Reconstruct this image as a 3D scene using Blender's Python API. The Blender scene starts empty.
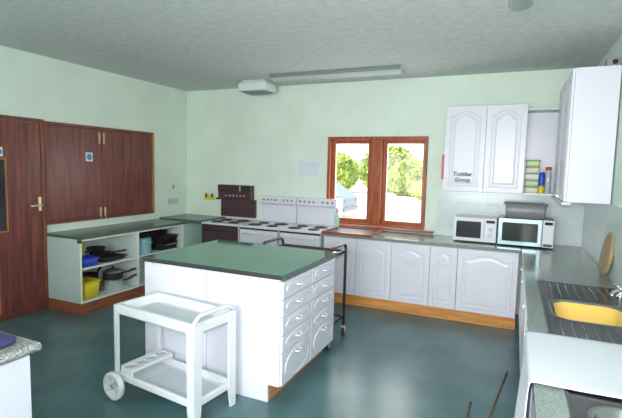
import bpy, bmesh, math, random
from mathutils import Vector, Matrix, noise
random.seed(7)
S = bpy.context.scene
COL = S.collection
PI = math.pi
H = 2.919            # ceiling height
XR = 5.70            # right wall
YN = -7.6            # rear wall

# ------------------------------------------------------------------ materials
MATS = {}
def nodes_of(name):
    m = bpy.data.materials.new(name); m.use_nodes = True
    nt = m.node_tree
    return m, nt, nt.nodes['Principled BSDF']

def mat(name, col, rough=.5, metal=0., spec=.5, var=0., vscale=8., bump=0., bscale=60., col2=None, stretch=(1, 1, 1), detail=3., coat=0.):
    if name in MATS: return MATS[name]
    m, nt, b = nodes_of(name)
    b.inputs['Roughness'].default_value = rough
    b.inputs['Metallic'].default_value = metal
    b.inputs['Specular IOR Level'].default_value = spec
    b.inputs['Coat Weight'].default_value = coat
    c = (*col, 1)
    tc = nt.nodes.new('ShaderNodeTexCoord'); mp = nt.nodes.new('ShaderNodeMapping')
    mp.inputs['Scale'].default_value = stretch
    nt.links.new(tc.outputs['Object'], mp.inputs['Vector'])
    n = nt.nodes.new('ShaderNodeTexNoise'); n.inputs['Scale'].default_value = vscale; n.inputs['Detail'].default_value = detail
    nt.links.new(mp.outputs['Vector'], n.inputs['Vector'])
    r = nt.nodes.new('ShaderNodeValToRGB')
    c2 = (*col2, 1) if col2 else tuple(max(0, x * (1 - var)) for x in col) + (1,)
    c1 = c if col2 else tuple(min(1, x * (1 + var * .6)) for x in col) + (1,)
    r.color_ramp.elements[0].position = .35; r.color_ramp.elements[1].position = .65
    r.color_ramp.elements[0].color = c2; r.color_ramp.elements[1].color = c1
    nt.links.new(n.outputs['Fac'], r.inputs['Fac'])
    nt.links.new(r.outputs['Color'], b.inputs['Base Color'])
    if bump:
        n2 = nt.nodes.new('ShaderNodeTexNoise'); n2.inputs['Scale'].default_value = bscale; n2.inputs['Detail'].default_value = 4
        nt.links.new(mp.outputs['Vector'], n2.inputs['Vector'])
        bp = nt.nodes.new('ShaderNodeBump'); bp.inputs['Strength'].default_value = bump; bp.inputs['Distance'].default_value = .01
        nt.links.new(n2.outputs['Fac'], bp.inputs['Height']); nt.links.new(bp.outputs['Normal'], b.inputs['Normal'])
    MATS[name] = m
    return m

def wood(name, a, b_, rough=.4, axis='z', scale=5.):
    st = {'z': (9, 9, .7), 'x': (.7, 9, 9), 'y': (9, .7, 9)}[axis]
    return mat(name, a, rough, col2=b_, vscale=scale, stretch=st, detail=6, spec=.4)

def tile_mat(name, col, grout, sx, sy, rough=.2):
    m, nt, b = nodes_of(name)
    b.inputs['Roughness'].default_value = rough
    tc = nt.nodes.new('ShaderNodeTexCoord')
    sep = nt.nodes.new('ShaderNodeSeparateXYZ'); nt.links.new(tc.outputs['Object'], sep.inputs[0])
    add = nt.nodes.new('ShaderNodeMath'); add.operation = 'ADD'
    nt.links.new(sep.outputs['X'], add.inputs[0]); nt.links.new(sep.outputs['Y'], add.inputs[1])
    comb = nt.nodes.new('ShaderNodeCombineXYZ'); nt.links.new(add.outputs[0], comb.inputs['X']); nt.links.new(sep.outputs['Z'], comb.inputs['Y'])
    br = nt.nodes.new('ShaderNodeTexBrick'); br.offset = 0.; br.squash = 1.
    br.inputs['Scale'].default_value = 1.
    br.inputs['Brick Width'].default_value = sx; br.inputs['Row Height'].default_value = sy
    br.inputs['Mortar Size'].default_value = .0025; br.inputs['Mortar Smooth'].default_value = .3
    br.inputs['Color1'].default_value = (*col, 1); br.inputs['Color2'].default_value = (*[c * .93 for c in col], 1)
    br.inputs['Mortar'].default_value = (*grout, 1)
    nt.links.new(comb.outputs[0], br.inputs['Vector']); nt.links.new(br.outputs['Color'], b.inputs['Base Color'])
    bp = nt.nodes.new('ShaderNodeBump'); bp.inputs['Strength'].default_value = .25; bp.inputs['Distance'].default_value = .004; bp.invert = True
    nt.links.new(br.outputs['Fac'], bp.inputs['Height']); nt.links.new(bp.outputs['Normal'], b.inputs['Normal'])
    MATS[name] = m
    return m

def glass_mat(name, tint=(1, 1, 1), gl=.07):
    m, nt, b = nodes_of(name)
    out = nt.nodes['Material Output']; nt.nodes.remove(b)
    t = nt.nodes.new('ShaderNodeBsdfTransparent'); t.inputs['Color'].default_value = (*tint, 1)
    g = nt.nodes.new('ShaderNodeBsdfGlossy'); g.inputs['Roughness'].default_value = .02
    mx = nt.nodes.new('ShaderNodeMixShader'); mx.inputs[0].default_value = gl
    nt.links.new(t.outputs[0], mx.inputs[1]); nt.links.new(g.outputs[0], mx.inputs[2]); nt.links.new(mx.outputs[0], out.inputs['Surface'])
    MATS[name] = m
    return m

wall_m = mat('mint_wall_paint', (.72, .83, .735), .75, spec=.2, var=.04, vscale=2.5, bump=.12, bscale=90)
ceil_m = mat('ceiling_paint', (.60, .635, .63), .9, spec=.1, var=.08, vscale=14, bump=.6, bscale=55)
floor_m = mat('teal_vinyl', (.085, .175, .190), .28, spec=.5, var=.22, vscale=3.0, detail=6)
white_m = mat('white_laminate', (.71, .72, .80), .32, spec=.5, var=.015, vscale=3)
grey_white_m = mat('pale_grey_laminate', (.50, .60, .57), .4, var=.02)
carcass_m = mat('carcass_white', (.66, .74, .73), .45, var=.02)
edge_m = mat('cream_edging', (.85, .85, .74), .4)
plastic_m = mat('white_plastic', (.72, .755, .78), .35, spec=.5)
tray_in_m = mat('pale_blue_plastic', (.54, .61, .64), .4)
dwood_m = wood('dark_hardwood', (.24, .070, .052), (.12, .035, .034), .30, scale=3.)
jamb_m = wood('door_lining_wood', (.27, .085, .035), (.15, .045, .025), .4)
lwood_m = wood('pale_lining_wood', (.50, .20, .07), (.33, .12, .04), .4)
wwood_m = wood('window_hardwood', (.42, .115, .040), (.24, .055, .022), .3)
wwoodh_m = wood('window_hardwood_rail', (.36, .105, .040), (.20, .050, .022), .3, 'x')
pine_m = wood('pine_plinth', (.72, .34, .10), (.52, .21, .05), .4, 'x')
piney_m = wood('pine_plinth_side', (.72, .34, .10), (.52, .21, .05), .4, 'y')
bplinth_m = wood('brown_plinth', (.36, .125, .060), (.20, .065, .036), .45, 'y')
wt_green_m = mat('green_worktop', (.052, .225, .155), .06, spec=.7, var=.12, vscale=60)
wt_dark_m = mat('grey_green_worktop', (.090, .140, .120), .25, spec=.5, var=.3, vscale=130)
wt_grey_m = mat('speckled_grey_worktop', (.27, .33, .30), .14, spec=.5, col2=(.17, .22, .20), vscale=110)
wt_edge_m = mat('worktop_dark_edge', (.045, .040, .045), .35)
granite_m = mat('granite_worktop', (.55, .57, .55), .35, col2=(.13, .14, .14), vscale=110, detail=1.)
steel_m = mat('stainless_steel', (.50, .53, .54), .28, metal=1., var=.06, vscale=40)
sinksteel_m = mat('sink_steel', (.15, .15, .16), .24, metal=1., var=.05, vscale=20)
chrome_m = mat('chrome', (.85, .87, .88), .08, metal=1.)
brass_m = mat('pale_brass', (.80, .68, .45), .3, metal=.6)
black_m = mat('black_iron', (.040, .030, .036), .45)
blackp_m = mat('black_plastic', (.025, .020, .024), .3)
brown_m = mat('brown_enamel', (.075, .040, .046), .22)
darkglass_m = mat('smoked_glass', (.022, .022, .028), .12, spec=.6)
tube_m = mat('bronze_tube', (.050, .034, .034), .4, metal=.0)
yellow_m = mat('yellow_plastic', (.80, .62, .03), .4, var=.05)
bowl_yellow_m = mat('warm_yellow_plastic', (.85, .58, .14), .4, var=.04)
blue_m = mat('blue_plastic', (.03, .07, .55), .35)
navy_m = mat('navy_cloth', (.05, .05, .16), .8, var=.1, vscale=60)
cloth_m = mat('white_cotton', (.64, .67, .74), .85, spec=.1, var=.02, vscale=150, bump=.15, bscale=500)
paper_m = mat('pale_blue_paper', (.66, .74, .82), .8)
wpaper_m = mat('white_paper', (.80, .82, .82), .8)
ink_m = mat('grey_ink', (.10, .11, .13), .7)
faint_m = mat('faint_print', (.52, .54, .58), .7)
red_m = mat('red_plastic', (.72, .07, .05), .4)
signblue_m = mat('sign_blue', (.05, .25, .50), .4)
board_m = wood('chopping_board_wood', (.42, .30, .17), (.28, .19, .10), .5, 'z')
diffuser_m = mat('ribbed_diffuser', (.46, .54, .50), .5)
greyp_m = mat('grey_plastic', (.25, .26, .27), .4)
socket_m = mat('cream_socket', (.70, .80, .72), .4)
gsocket_m = mat('grey_green_socket', (.42, .56, .50), .4)
green_m = mat('green_plastic', (.08, .35, .16), .4)
pink_m = mat('pink_cap', (.80, .30, .45), .4)
bluesteel_m = mat('enamel_blue', (.30, .55, .62), .25)
rubber_m = mat('rubber', (.03, .03, .03), .7)
castor_m = mat('castor_grey', (.45, .45, .44), .4)
tile_m = tile_mat('pale_tiles', (.64, .73, .74), (.57, .65, .66), .108, .108, .16)
tile2_m = tile_mat('tall_pale_tiles', (.56, .68, .66), (.42, .53, .51), .05, .20, .16)
tong_m = tile_mat('grooved_board', (.45, .66, .58), (.30, .46, .40), .04, 2., .4)
pane_m = glass_mat('window_glass')
jar_m = mat('pale_tub', (.75, .72, .55), .5)
leaf_m = mat('leaves', (.50, .60, .10), .6, col2=(.18, .30, .03), vscale=1.2)
leaf2_m = mat('pale_leaves', (.66, .70, .22), .6, col2=(.38, .50, .10), vscale=1.2)
bark_m = mat('bark', (.14, .10, .07), .9, var=.3)
tarmac_m = mat('pale_concrete_yard', (.76, .74, .70), .9, var=.06, vscale=1.)
carpaint_m = mat('silver_blue_paint', (.22, .31, .40), .4)

# ------------------------------------------------------------------ mesh builder
class MB:
    def __init__(self): self.bm = bmesh.new(); self.M = Matrix()
    def v(self, p): return self.bm.verts.new(self.M @ Vector(p))
    def quad(self, pts, mi=0):
        f = self.bm.faces.new([self.v(p) for p in pts]); f.material_index = mi; return f
    def box(self, x0, x1, y0, y1, z0, z1, bev=0., mi=0, seg=2):
        x0, x1 = min(x0, x1), max(x0, x1); y0, y1 = min(y0, y1), max(y0, y1); z0, z1 = min(z0, z1), max(z0, z1)
        vs = [self.v((x, y, z)) for x in (x0, x1) for y in (y0, y1) for z in (z0, z1)]
        fs = []
        for idx in ((0, 1, 3, 2), (4, 6, 7, 5), (0, 4, 5, 1), (2, 3, 7, 6), (0, 2, 6, 4), (1, 5, 7, 3)):
            f = self.bm.faces.new([vs[i] for i in idx]); f.material_index = mi; fs.append(f)
        if bev:
            es = list({e for f in fs for e in f.edges})
            r = bmesh.ops.bevel(self.bm, geom=es, offset=bev, segments=seg, affect='EDGES', profile=.5)
            for f in r['faces']: f.material_index = mi
        return self
    def loops(self, ls, cap0=True, cap1=True, mi=0, smooth=True, closed=False):
        rows = [[self.v(p) for p in l] for l in ls]
        n = len(rows[0])
        pairs = list(zip(rows, rows[1:])) + ([(rows[-1], rows[0])] if closed else [])
        for a, b in pairs:
            for i in range(n):
                j = (i + 1) % n
                f = self.bm.faces.new([a[i], a[j], b[j], b[i]]); f.material_index = mi; f.smooth = smooth
        if not closed:
            if cap0: f = self.bm.faces.new(rows[0][::-1]); f.material_index = mi
            if cap1: f = self.bm.faces.new(rows[-1]); f.material_index = mi
        return self
    def tube(self, pts, r, n=10, mi=0, cap=True):
        pts = [Vector(p) for p in pts]; ls = []
        up = None
        for i, p in enumerate(pts):
            d = (pts[min(i + 1, len(pts) - 1)] - pts[max(i - 1, 0)]).normalized()
            if up is None:
                up = Vector((0, 0, 1)) if abs(d.z) < .9 else Vector((1, 0, 0))
            a = d.cross(up).normalized(); up = a.cross(d).normalized()
            rr = r[i] if isinstance(r, (list, tuple)) else r
            ls.append([p + a * math.cos(2 * PI * k / n) * rr + up * math.sin(2 * PI * k / n) * rr for k in range(n)])
        return self.loops(ls, cap, cap, mi)
    def lathe(self, prof, c=(0, 0, 0), n=24, mi=0, axis='z', cap=True):
        ls = []
        for r, h in prof:
            l = []
            for k in range(n):
                a = 2 * PI * k / n; x, y = r * math.cos(a), r * math.sin(a)
                p = {'z': (x, y, h), 'y': (x, h, y), 'x': (h, x, y)}[axis]
                l.append((c[0] + p[0], c[1] + p[1], c[2] + p[2]))
            ls.append(l)
        return self.loops(ls, cap, cap, mi)
    def build(self, name, m, parent=None, world=True, link=True):
        bm = self.bm
        bmesh.ops.recalc_face_normals(bm, faces=bm.faces[:])
        me = bpy.data.meshes.new(name)
        origin = Vector((0, 0, 0))
        if parent is None:
            xs = [v.co for v in bm.verts]
            lo = Vector([min(c[i] for c in xs) for i in range(3)]); hi = Vector([max(c[i] for c in xs) for i in range(3)])
            origin = Vector(((lo.x + hi.x) / 2, (lo.y + hi.y) / 2, lo.z))
            bmesh.ops.translate(bm, verts=bm.verts[:], vec=-origin)
        elif world:
            top = parent.parent or parent
            bmesh.ops.translate(bm, verts=bm.verts[:], vec=-top.location)
        bm.to_mesh(me); bm.free()
        for mm in (m if isinstance(m, (list, tuple)) else [m]): me.materials.append(mm)
        o = bpy.data.objects.new(name, me); o.location = origin
        if parent is not None: o.parent = parent
        COL.objects.link(o)
        return o

def tag(o, label, cat, group=None):
    o['label'] = label; o['category'] = cat
    if group: o['group'] = group
    return o
def thing(name, loc, label, cat, group=None, rz=0.):
    o = bpy.data.objects.new(name, None); o.empty_display_size = .1
    o.location = loc; o.rotation_euler = (0, 0, rz); COL.objects.link(o)
    return tag(o, label, cat, group)
def struct(o): o['kind'] = 'structure'; return o
def dup(src, loc, label, rz=None, group=None):
    c = src.copy(); COL.objects.link(c); c.location = loc; c['label'] = label
    if rz is not None: c.rotation_euler = (0, 0, rz)
    if group: c['group'] = group
    for ch in list(src.children):
        d = ch.copy(); COL.objects.link(d); d.parent = c
        for g in list(ch.children):
            e = g.copy(); COL.objects.link(e); e.parent = d
    return c
def rrect(cx, cy, w, h, r, z, n=6):
    pts = []
    for (sx, sy, a0) in ((1, 1, 0), (-1, 1, PI / 2), (-1, -1, PI), (1, -1, 1.5 * PI)):
        for k in range(n + 1):
            a = a0 + PI / 2 * k / n
            pts.append((cx + sx * (w / 2 - r) + r * math.cos(a), cy + sy * (h / 2 - r) + r * math.sin(a), z))
    return pts
def frame_mat(o, u, v, n):
    """local (u,v,n) -> world"""
    M = Matrix.Identity(4)
    for i, a in enumerate((u, v, n)):
        for k in range(3): M[k][i] = a[k]
    M.translation = Vector(o); return M
FRONT = ((1, 0, 0), (0, 0, 1), (0, -1, 0))       # faces -y (towards the camera)
LEFTF = ((0, -1, 0), (0, 0, 1), (-1, 0, 0))      # faces -x, u runs towards the camera
RIGHTF = ((0, 1, 0), (0, 0, 1), (1, 0, 0))       # faces +x, u runs away from the camera

def arch_loop(w, h, inset, d, u0, v0, arch, n=14):
    """panel outline with a cathedral arch head, as local (u,v,n)"""
    x0, x1, y0, y1 = inset, w - inset, inset, h - inset
    pts = [(u0 + x0, v0 + y0, d), (u0 + x1, v0 + y0, d)]
    yb = y1 - arch
    sh = (x1 - x0) * .14
    pts.append((u0 + x1, v0 + yb, d))
    for k in range(n + 1):
        t = k / n; x = x1 - sh - (x1 - x0 - 2 * sh) * t
        pts.append((u0 + x, v0 + yb + arch * math.sin(PI * t) ** .8, d))
    pts.append((u0 + x0, v0 + yb, d))
    return pts
def ring_panel(mb, loops_):
    mb.loops(loops_, cap0=False, cap1=True, smooth=False)
def panel_door(mb, w, h, t=.018, arch=.05, m=.055):
    """a slab door with a routed raised panel, local u,v,n; back at n=0"""
    mb.box(.002, w - .002, .002, h - .002, 0, t, .003)
    pw, ph = w - 2 * m, h - 2 * m
    ring_panel(mb, [arch_loop(pw, ph, i, t + d, m, m, arch) for i, d in
                    ((0, -.001), (.006, .0048), (.014, .0048), (.022, .0012), (.040, .0012), (.060, .005))])
def knob(mb, u, v, n0, r=.013):
    mb.lathe([(.005, n0 - .001), (.005, n0 + .012), (r, n0 + .016), (r, n0 + .024), (r * .6, n0 + .028)], (u, v, 0), 14)

def text_mesh(name, body, size, M, m, parent, depth=.0008):
    cu = bpy.data.curves.new(name, 'FONT'); cu.body = body; cu.size = size; cu.extrude = depth; cu.align_x = 'CENTER'; cu.resolution_u = 3; cu.offset = .0022
    t = bpy.data.objects.new(name, cu); COL.objects.link(t)
    dg = bpy.context.evaluated_depsgraph_get(); dg.update()
    me = bpy.data.meshes.new_from_object(t.evaluated_get(dg))
    COL.objects.unlink(t); bpy.data.objects.remove(t)
    me.transform(M); me.materials.clear(); me.materials.append(m)
    o = bpy.data.objects.new(name, me); o.parent = parent; COL.objects.link(o)
    return o

# ------------------------------------------------------------------ room shell
mb = MB(); mb.box(-.25, XR + .25, YN - .25, .25, -.2, 0); struct(mb.build('floor', floor_m))
mb = MB(); mb.box(-.25, XR + .25, YN - .25, .25, H, H + .15); struct(mb.build('ceiling', ceil_m))
mb = MB(); mb.box(-.25, 0, YN - .25, .25, 0, H); struct(mb.build('wall_left', wall_m))
WX0, WX1, WZ0, WZ1 = 2.503, 3.905, .952, 2.172
def holed_wall(name, axis, a0, a1, t0, t1, holes, m):
    """wall along axis with rectangular holes [(a,b,z0,z1)] as one mesh"""
    mb = MB()
    def bx(p, q, z0, z1):
        if axis == 'x': mb.box(p, q, t0, t1, z0, z1)
        else: mb.box(t0, t1, p, q, z0, z1)
    cur = a0
    for (p, q, z0, z1) in holes:
        bx(cur, p, 0, H); bx(p, q, 0, z0); bx(p, q, z1, H); cur = q
    bx(cur, a1, 0, H)
    return struct(mb.build(name, m))
holed_wall('wall_back', 'x', 0, XR, 0, .25, [(WX0, WX1, WZ0, WZ1)], wall_m)
RW = [(-6.7, -4.75, 1.2, 2.3)]
holed_wall('wall_right', 'y', YN - .25, .25, XR, XR + .25, RW, wall_m)
RR = [(.9, 2.7, .95, 2.3), (3.2, 5.2, .95, 2.3)]
holed_wall('wall_rear', 'x', 0, XR, YN - .25, YN, RR, wall_m)

def window(name, axis, a0, a1, z0, z1, t, s, n, wood_v, wood_h, ml=.04, mr=.04, last=.058):
    """casement window: box frame, mullion, sashes and panes. t = room-side plane, s = outward sign"""
    root = bpy.data.objects.new(name, None); COL.objects.link(root); struct(root)
    root.location = ((a0 + a1) / 2, t, z0) if axis == 'x' else (t, (a0 + a1) / 2, z0)
    def bx(mb, p, q, d0, d1, za, zb, bev=.004):
        d0, d1 = t + s * d0, t + s * d1
        if axis == 'x': mb.box(p, q, d0, d1, za, zb, bev)
        else: mb.box(d0, d1, p, q, za, zb, bev)
    f = MB(); e = .002
    fw = .045
    bx(f, a0 + e, a0 + fw, -.012, .16, z0 + e, z1 - e); bx(f, a1 - fw, a1 - e, -.012, .16, z0 + e, z1 - e)
    bx(f, a0 + fw, a1 - fw, -.012, .16, z1 - fw, z1 - e); bx(f, a0 + fw, a1 - fw, -.012, .16, z0 + e, z0 + .03)
    mull = [a0 + (a1 - a0) * k / n for k in range(1, n)]
    for c in mull: bx(f, c - ml, c + mr, -.006, .16, z0 + .03, z1 - fw)
    f.build('frame', wood_v, root)
    edges = [a0 + fw] + [x for c in mull for x in (c - ml, c + mr)] + [a1 - fw]
    for k in range(n):
        p, q = edges[2 * k] + .002, edges[2 * k + 1] - .002
        sb = MB(); sw = .058
        sr = last if k == n - 1 else sw
        bx(sb, p, p + sw, .05, .105, z0 + .032, z1 - fw - .002); bx(sb, q - sr, q, .05, .105, z0 + .032, z1 - fw - .002)
        bx(sb, p + sw, q - sr, .05, .105, z0 + .032, z0 + .032 + .05); bx(sb, p + sw, q - sr, .05, .105, z1 - fw - .05, z1 - fw - .002)
        so = sb.build('sash', wood_h, root)
        gb = MB(); bx(gb, p + sw - .004, q - sr + .004, .075, .081, z0 + .078, z1 - fw - .046, 0)
        gb.build('pane', pane_m, so)
    return root
window('window_1', 'x', WX0, WX1, WZ0, WZ1, 0, 1, 2, wwood_m, wwood_m, .055, .092, .022)
window('window_2', 'y', RW[0][0], RW[0][1], RW[0][2], RW[0][3], XR, 1, 3, wwood_m, wwood_m)
window('window_3', 'x', RR[0][0], RR[0][1], RR[0][2], RR[0][3], YN, -1, 2, wwood_m, wwood_m)
window('window_4', 'x', RR[1][0], RR[1][1], RR[1][2], RR[1][3], YN, -1, 2, wwood_m, wwood_m)
# window board
mb = MB(); mb.box(2.74, 4.03, -.115, -.001, .924, .948, .005); struct(mb.build('trim_1', wwoodh_m))
# tiled splashbacks
mb = MB(); mb.box(4.04, XR - .012, -.010, -.001, .902, 1.484); struct(mb.build('trim_2', tile_m))
mb = MB(); mb.box(XR - .010, XR - .001, -2.70, -.011, .902, 1.484); struct(mb.build('trim_3', tile2_m))

# door in the left wall
d = bpy.data.objects.new('door_1', None); d.location = (0, -2.98, 0); COL.objects.link(d); struct(d)
mb = MB()
mb.box(.001, .030, -2.538, -2.492, .002, 2.205, .003)
mb.build('door_lining', jamb_m, d)
mb = MB(); mb.box(.001, .030, -3.47, -3.43, .002, 2.205, .003); mb.box(.001, .030, -3.43, -2.538, 2.162, 2.205, .003)
mb.build('door_frame', dwood_m, d)
mb = MB()
for a in ((-3.425, -3.25, .006, 2.158), (-2.922, -2.543, .006, 2.158), (-3.25, -2.922, 1.756, 2.158), (-3.25, -2.922, .72, .966), (-3.25, -2.922, .006, .08), (-3.03, -2.922, .08, .72)):
    mb.box(.001, .020, *a[:2], *a[2:])
mb.build('door_leaf', dwood_m, d)
mb = MB()
for z0, z1, ye in ((.966, 1.756, -2.922), (.08, .72, -3.03)):
    for y0, y1, a, b in ((-3.25, -3.235, z0, z1), (ye - .015, ye, z0, z1), (-3.235, ye - .015, z0, z0 + .015), (-3.235, ye - .015, z1 - .015, z1)):
        mb.box(.006, .026, y0, y1, a, b)
mb.build('glazing_bead', lwood_m, d)
mb = MB(); mb.box(.008, .012, -3.235, -2.937, .981, 1.741); mb.build('glass_pane', darkglass_m, d)
mb = MB(); mb.box(.008, .012, -3.235, -3.045, .095, .705); mb.build('glass_pane', grey_white_m, d)
mb = MB(); mb.box(.020, .028, -2.585, -2.548, 1.165, 1.325, .004)
mb.tube([(.026, -2.566, 1.235), (.065, -2.566, 1.235), (.072, -2.60, 1.235), (.070, -2.70, 1.230)], .010)
mb.build('lever_handle', brass_m, d)
# small blue sign on the door
t = thing('door_sign', (.022, -3.0, 1.79), 'small blue and white sign near the top of the plain wooden door', 'sign')
mb = MB(); mb.box(.0205, .0225, -3.03, -2.955, 1.775, 1.87); mb.build('plate', wpaper_m, t)
mb = MB(); mb.lathe([(.030, .0223), (.030, .0235)], (0, -2.992, 1.823), 24, axis='x'); mb.build('blue_disc', signblue_m, t)

# ------------------------------------------------------------------ serving hatch
t = thing('serving_hatch', (0, -1.64, 1.0), 'wide dark wooden serving hatch with two closed shutters above left worktop', 'serving hatch')
mb = MB(); y0, y1, z0, z1 = -2.490, -.787, .995, 2.190
mb.box(.001, .034, y0, y1, z0, z0 + .035, .003); mb.box(.001, .034, y0, y1, z1 - .035, z1, .003)
mb.box(.001, .034, y0, y0 + .035, z0 + .035, z1 - .035, .003)
mb.build('frame', dwood_m, t)
mb = MB(); mb.box(.001, .036, y1 - .035, y1, z0 + .03, z1 - .03, .003); mb.build('frame_stile', lwood_m, t)
ym = -1.708
for (a, b, hy) in ((y0 + .037, ym - .002, ym - .035), (ym + .002, y1 - .037, ym + .035)):
    mb = MB(); mb.box(.001, .024, a, b, z0 + .037, z1 - .037, .003); dl = mb.build('hatch_door', dwood_m, t)
    for zc in (2.045, 1.075):
        mb = MB(); mb.box(.0235, .029, hy - .011, hy + .011, zc - .075, zc + .075, .002)
        mb.tube([(.036, hy, zc - .07), (.036, hy, zc + .07)], .007)
        mb.box(.027, .036, hy - .006, hy + .006, zc - .05, zc - .035); mb.box(.027, .036, hy - .006, hy + .006, zc + .035, zc + .05)
        mb.build('bolt', brass_m, dl)
t = thing('fire_sign', (.026, -1.9, 1.75), 'square white sign with a blue disc on the left hatch shutter', 'sign')
mb = MB(); mb.box(.0245, .0265, -1.950, -1.850, 1.745, 1.855); mb.build('plate', wpaper_m, t)
mb = MB(); mb.lathe([(.040, .0262), (.040, .0272)], (0, -1.900, 1.800), 28, axis='x'); mb.build('blue_disc', signblue_m, t)

# ------------------------------------------------------------------ left run
t = thing('open_shelf_unit', (.3, -2.06, 0), 'open white shelf unit under left worktop holding pans and a yellow tub', 'cabinet')
CX = .572; zb = .135; zt = .866
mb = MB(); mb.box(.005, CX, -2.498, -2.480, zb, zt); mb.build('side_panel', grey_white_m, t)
mb = MB(); mb.box(.005, CX, -1.652, -1.634, zb, zt); mb.build('side_panel', carcass_m, t)
mb = MB(); mb.box(.005, .012, -2.480, -1.652, zb, zt); mb.build('back_panel', carcass_m, t)
mb = MB(); mb.box(.012, CX, -2.480, -1.652, zb, zb + .018); mb.build('base_panel', carcass_m, t)
mb = MB(); mb.box(.012, CX, -2.480, -1.652, zt - .018, zt); mb.build('top_panel', carcass_m, t)
mb = MB(); mb.box(.012, CX - .02, -2.480, -1.652, .512, .530); mb.build('shelf', carcass_m, t)
mb = MB()
mb.box(CX, CX + .006, -2.499, -2.479, zb, zt); mb.box(CX, CX + .006, -1.653, -1.633, zb, zt)
mb.box(CX, CX + .006, -2.479, -1.653, zb, zb + .02); mb.box(CX, CX + .006, -2.479, -1.653, zt - .02, zt)
mb.box(CX - .02, CX - .014, -2.480, -1.652, .511, .531)
mb.build('edging', edge_m, t)
t = thing('open_shelf_unit', (.3, -1.2, 0), 'second open white unit behind the island with blue pot and dark grill pans', 'cabinet')
mb = MB(); mb.box(.005, CX, -.795, -.777, zb, zt); mb.build('side_panel', carcass_m, t)
mb = MB(); mb.box(.005, .012, -1.632, -.795, zb, zt); mb.build('back_panel', carcass_m, t)
mb = MB(); mb.box(.012, CX, -1.632, -.795, zb, zb + .018); mb.build('base_panel', carcass_m, t)
mb = MB(); mb.box(.012, CX - .02, -1.632, -.795, .512, .530); mb.build('shelf', carcass_m, t)
mb = MB(); mb.box(CX, CX + .006, -.796, -.776, zb, zt); mb.box(CX, CX + .006, -1.632, -.796, zt - .02, zt); mb.build('edging', edge_m, t)
mb = MB(); mb.box(.55, .573, -.774, -.02, .0, .866, .002)
tag(mb.build('end_panel', tong_m), 'pale green grooved boarding between the shelf unit and brown cooker', 'panel')
t = thing('plinth_board', (.5, -1.6, 0), 'reddish brown plinth boards under the open shelf unit on the left', 'plinth')
mb = MB(); mb.box(.530, .572, -2.498, -.80, .001, .132); mb.build('front_board', bplinth_m, t)
mb = MB(); mb.box(.005, .528, -2.498, -2.478, .001, .132); mb.build('end_board', bplinth_m, t)
t = thing('left_worktop', (.3, -1.6, .868), 'long dark green worktop along left wall below the serving hatch', 'worktop')
mb = MB(); mb.box(.003, .600, -2.505, -.66, .868, .900, .004); mb.build('slab', wt_dark_m, t)
mb = MB(); mb.box(.560, .606, -2.524, -2.500, .832, .867, .003); mb.build('bracket', black_m, t)
mb = MB(); mb.box(.003, .775, -.655, -.003, .868, .918, .005)
tag(mb.build('corner_worktop', [wt_dark_m]), 'short dark worktop in the back left corner beside the brown cooker', 'worktop')

# things on the open shelves
def tub(name, cx, cy, z, w, d, h, m, label, cat='tub', rz=0, rim=.012, group=None):
    t = thing(name, (cx, cy, z), label, cat, group, rz)
    mb = MB()
    ls = [rrect(0, 0, w * .84, d * .84, .02, .001), rrect(0, 0, w, d, .025, h)]
    mb.loops(ls + [rrect(0, 0, w - .008, d - .008, .022, h), rrect(0, 0, w * .84 - .008, d * .84 - .008, .018, .006)])
    mb.build('body', m, t, world=False)
    mb = MB(); mb.loops([rrect(0, 0, w + .002, d + .002, .025, h - rim), rrect(0, 0, w + 2 * rim, d + 2 * rim, .03, h - rim), rrect(0, 0, w + 2 * rim, d + 2 * rim, .03, h + .001), rrect(0, 0, w - .006, d - .006, .022, h + .001)], False, False)
    mb.build('rim', m, t, world=False)
    return t
SB = zb + .019; SU = .531
tub('yellow_tub', .40, -2.31, SB, .30, .21, .20, yellow_m, 'yellow plastic tub on the bottom shelf of the open unit')
tub('blue_tub', .44, -2.32, SU, .20, .22, .095, blue_m, 'bright blue tub on the upper shelf of the open unit')
tub('yellow_tub', .20, -2.29, SU, .16, .20, .25, yellow_m, 'yellow container behind the blue tub on the upper shelf')
def tray(name, cx, cy, z, w, d, h, m, label, rz=0., tilt=0., cat='baking tray', group=None):
    mb = MB(); mb.M = Matrix.Translation((cx, cy, z)) @ Matrix.Rotation(rz, 4, 'Z') @ Matrix.Rotation(tilt, 4, 'X')
    mb.loops([rrect(0, 0, w * .9, d * .9, .02, 0), rrect(0, 0, w, d, .025, h), rrect(0, 0, w + .02, d + .02, .03, h), rrect(0, 0, w + .02, d + .02, .03, h - .004),
              ], True, False)
    mb.loops([rrect(0, 0, w * .99, d * .99, .025, h), rrect(0, 0, w * .88, d * .88, .02, .006)], False, True)
    return tag(mb.build(name, m), label, cat, group)
t = tray('baking_tray', .32, -1.96, SU, .40, .36, .045, black_m, 'black baking tray lowest in the pile on the upper shelf', .1)
t = thing('frying_pan', (.34, -2.02, SU + .048), 'black frying pan lying on the black tray on the upper shelf', 'frying pan')
mb = MB(); mb.lathe([(.10, 0), (.135, .045), (.138, .047), (.130, .044), (.096, .006)], (0, 0, 0), 28); mb.build('pan', black_m, t, world=False)
mb = MB(); mb.tube([(.06, .115, .037), (.10, .19, .045), (.13, .27, .05)], [.009, .011, .013], 10); mb.build('handle', blackp_m, t, world=False)
t = thing('frying_pan', (.27, -2.03, SU + .098), 'smaller black pan stacked on top of the frying pan on the upper shelf', 'frying pan')
mb = MB(); mb.lathe([(.085, 0), (.115, .055), (.118, .057), (.110, .054), (.08, .006)], (0, 0, 0), 28); mb.build('pan', black_m, t, world=False)
mb = MB(); mb.tube([(.05, -.105, .045), (.09, -.18, .05), (.14, -.26, .05)], [.009, .011, .013], 10); mb.build('handle', blackp_m, t, world=False)

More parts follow.
